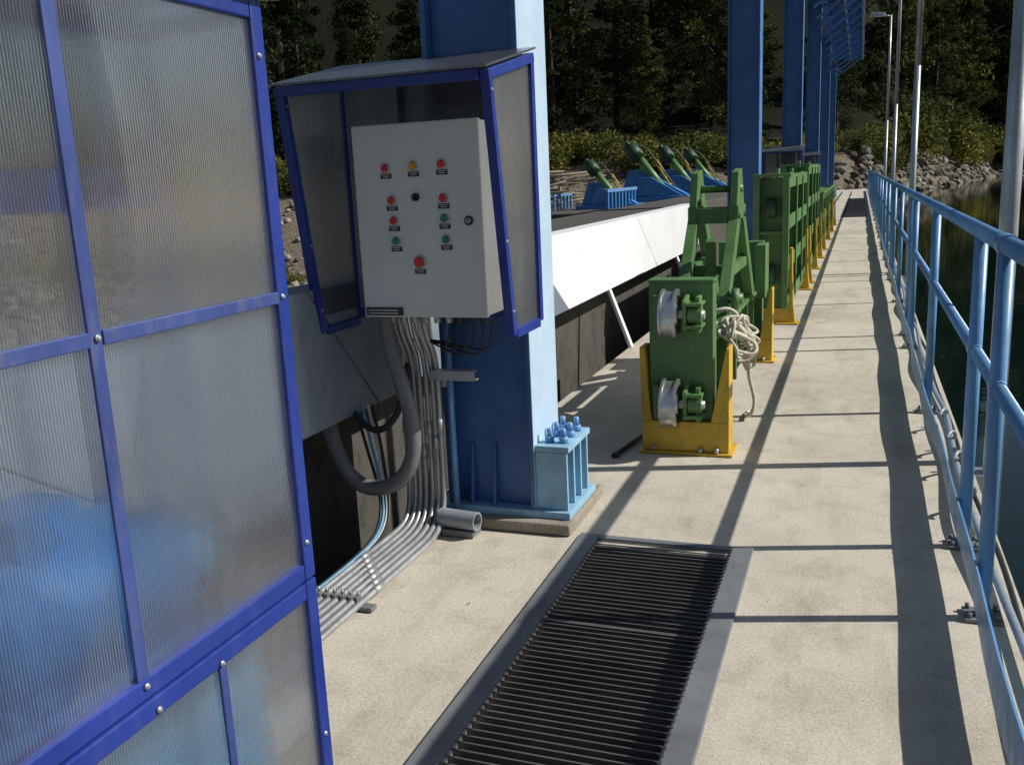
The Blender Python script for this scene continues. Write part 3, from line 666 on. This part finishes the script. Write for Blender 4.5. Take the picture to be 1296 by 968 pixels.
def treemesh(k,H,R,cone):
    cent=[];limbs=[]
    for i in range(80):
        f=random.random()**.85; z=H*(.08+.90*f)
        prof=(1-f)**.75 if cone else math.sin(math.pi*min(1,(f*.85+.15)))**.7
        r=R*prof*random.uniform(.25,1.05)+.15; a=random.uniform(0,6.283)
        x,y=r*math.cos(a),r*math.sin(a); cr=random.uniform(.55,1.35)*(.6+.5*(1-f))
        cent.append((x,y,z-.12*r,cr,cr,cr*random.uniform(.45,.75))); limbs.append(((0,0,max(.5,z-r*.5)),(x,y,z-.12*r),.07,.02))
    for j in range(6): cent.append((random.uniform(-.3,.3),random.uniform(-.3,.3),H*(.8+.045*j),.55-.05*j,.55-.05*j,.8))
    Vv=leaves(cent,150,(.07,.18)); n=len(Vv)//4
    lv=Vv.tolist(); lf=[(4*i,4*i+1,4*i+2,4*i+3) for i in range(n)]; mi=[0]*n
    for (a,b2,r0,r1) in [((0,0,-1.5),(.1,.1,H*.5),.32,.2),((.1,.1,H*.5),(0,0,H*.95),.2,.05)]+limbs:
        d,s,u=frame(a,b2); q=len(lv)
        for c,r in ((Vector(a),r0),(Vector(b2),r1)):
            for i in range(5): t=i*math.pi*.4; lv.append(list(c+s*math.cos(t)*r+u*math.sin(t)*r))
        for i in range(5): lf.append((q+i,q+(i+1)%5,q+5+(i+1)%5,q+5+i)); mi.append(1)
    me=D.meshes.new('tree_mesh_%d'%k); me.from_pydata(lv,[],lf); me.materials.append(M['leaf']); me.materials.append(M['bark']); me.polygons.foreach_set('material_index',mi); return me
TM=[treemesh(0,17,3.0,True),treemesh(1,14,3.4,False),treemesh(2,20,3.0,True),treemesh(3,18,3.4,True),treemesh(4,18,3.8,False)]
FO=grp('forest_tree_line')
def put(me,name,x,y,s,p,dz=-.3):
    o=D.objects.new(name,me); link(o,p); o.location=(x,y,tz(x,y)+dz); o.rotation_euler=(random.uniform(-.04,.04),random.uniform(-.04,.04),random.uniform(0,6.28)); o.scale=(s*random.uniform(.9,1.15),s*random.uniform(.9,1.15),s*random.uniform(.9,1.2))
for row,(ds,sp,sc) in enumerate([(24,7.5,.75),(32,6.0,1.05),(44,7.0,1.35)]):
    x=-100
    while x<30:
        xx=x+random.uniform(-2,2); put(random.choice(TM),'tree',xx,Ys(xx)+ds+random.uniform(-3,3),sc*random.uniform(.7,1.2)*(1 if xx<2 else 1.0+.035*min(xx,16)),FO); x+=sp
def bushmesh(k):
    cent=[]
    for i in range(16):
        a=random.uniform(0,6.28); r=random.uniform(0,1.3); cent.append((r*math.cos(a),r*math.sin(a),random.uniform(.3,1.5)*(1-.3*r/1.3),.55,.55,.5))
    Vv=leaves(cent,90,(.05,.13)); n=len(Vv)//4
    me=D.meshes.new('bush_mesh_%d'%k); me.from_pydata(Vv.tolist(),[],[(4*i,4*i+1,4*i+2,4*i+3) for i in range(n)]); me.materials.append(M['bushleaf']); return me
BM=[bushmesh(i) for i in range(4)]
BU=grp('riverbank_bushes')
for i in range(200):
    x=random.uniform(-80,26); s_=random.uniform(15,22) ; put(random.choice(BM),'bush',x,Ys(x)+s_,random.uniform(.6,1.5)*(1 if x<2 else 1.6),BU,-.1)
for i in range(30):
    x=random.uniform(-60,-20); put(random.choice(BM),'bush',x,random.uniform(38,50),random.uniform(.4,.9),BU,-.1)
# ---------------------------------------------------------------- light, sky, camera
wld=D.worlds.new('World'); S.world=wld; wld.use_nodes=True; nt=wld.node_tree; bg=nt.nodes['Background']
sky=nt.nodes.new('ShaderNodeTexSky'); sky.sky_type='NISHITA'; sky.sun_disc=False
az=math.atan2(1,.28); el=math.radians(39.5)
sky.sun_elevation=el; sky.sun_rotation=az; nt.links.new(sky.outputs[0],bg.inputs[0]); bg.inputs[1].default_value=.062
sd=D.lights.new('sun','SUN'); sd.energy=5.0; sd.angle=math.radians(.5); sd.color=(1,.97,.90); so=D.objects.new('sun',sd); link(so)
tosun=Vector((math.sin(az)*math.cos(el),math.cos(az)*math.cos(el),math.sin(el))); so.rotation_euler=tosun.to_track_quat('Z','Y').to_euler(); so.location=(20,10,30)
cd=D.cameras.new('camera'); cam=D.objects.new('camera',cd); link(cam); cd.sensor_width=36; cd.lens=32.5; cd.clip_start=.02; cd.clip_end=1000
r=Vector((.9374,.3452,-.0452)).normalized(); u=Vector((-.0317,.2140,.9763)); u=(u-r*u.dot(r)).normalized(); bk=r.cross(u)
mw=Matrix((( r.x,u.x,bk.x,0),(r.y,u.y,bk.y,0),(r.z,u.z,bk.z,1.4),(0,0,0,1))); cam.matrix_world=mw
S.camera=cam
S.view_settings.view_transform='Standard'; S.view_settings.look='None'; S.view_settings.exposure=0; S.view_settings.gamma=1
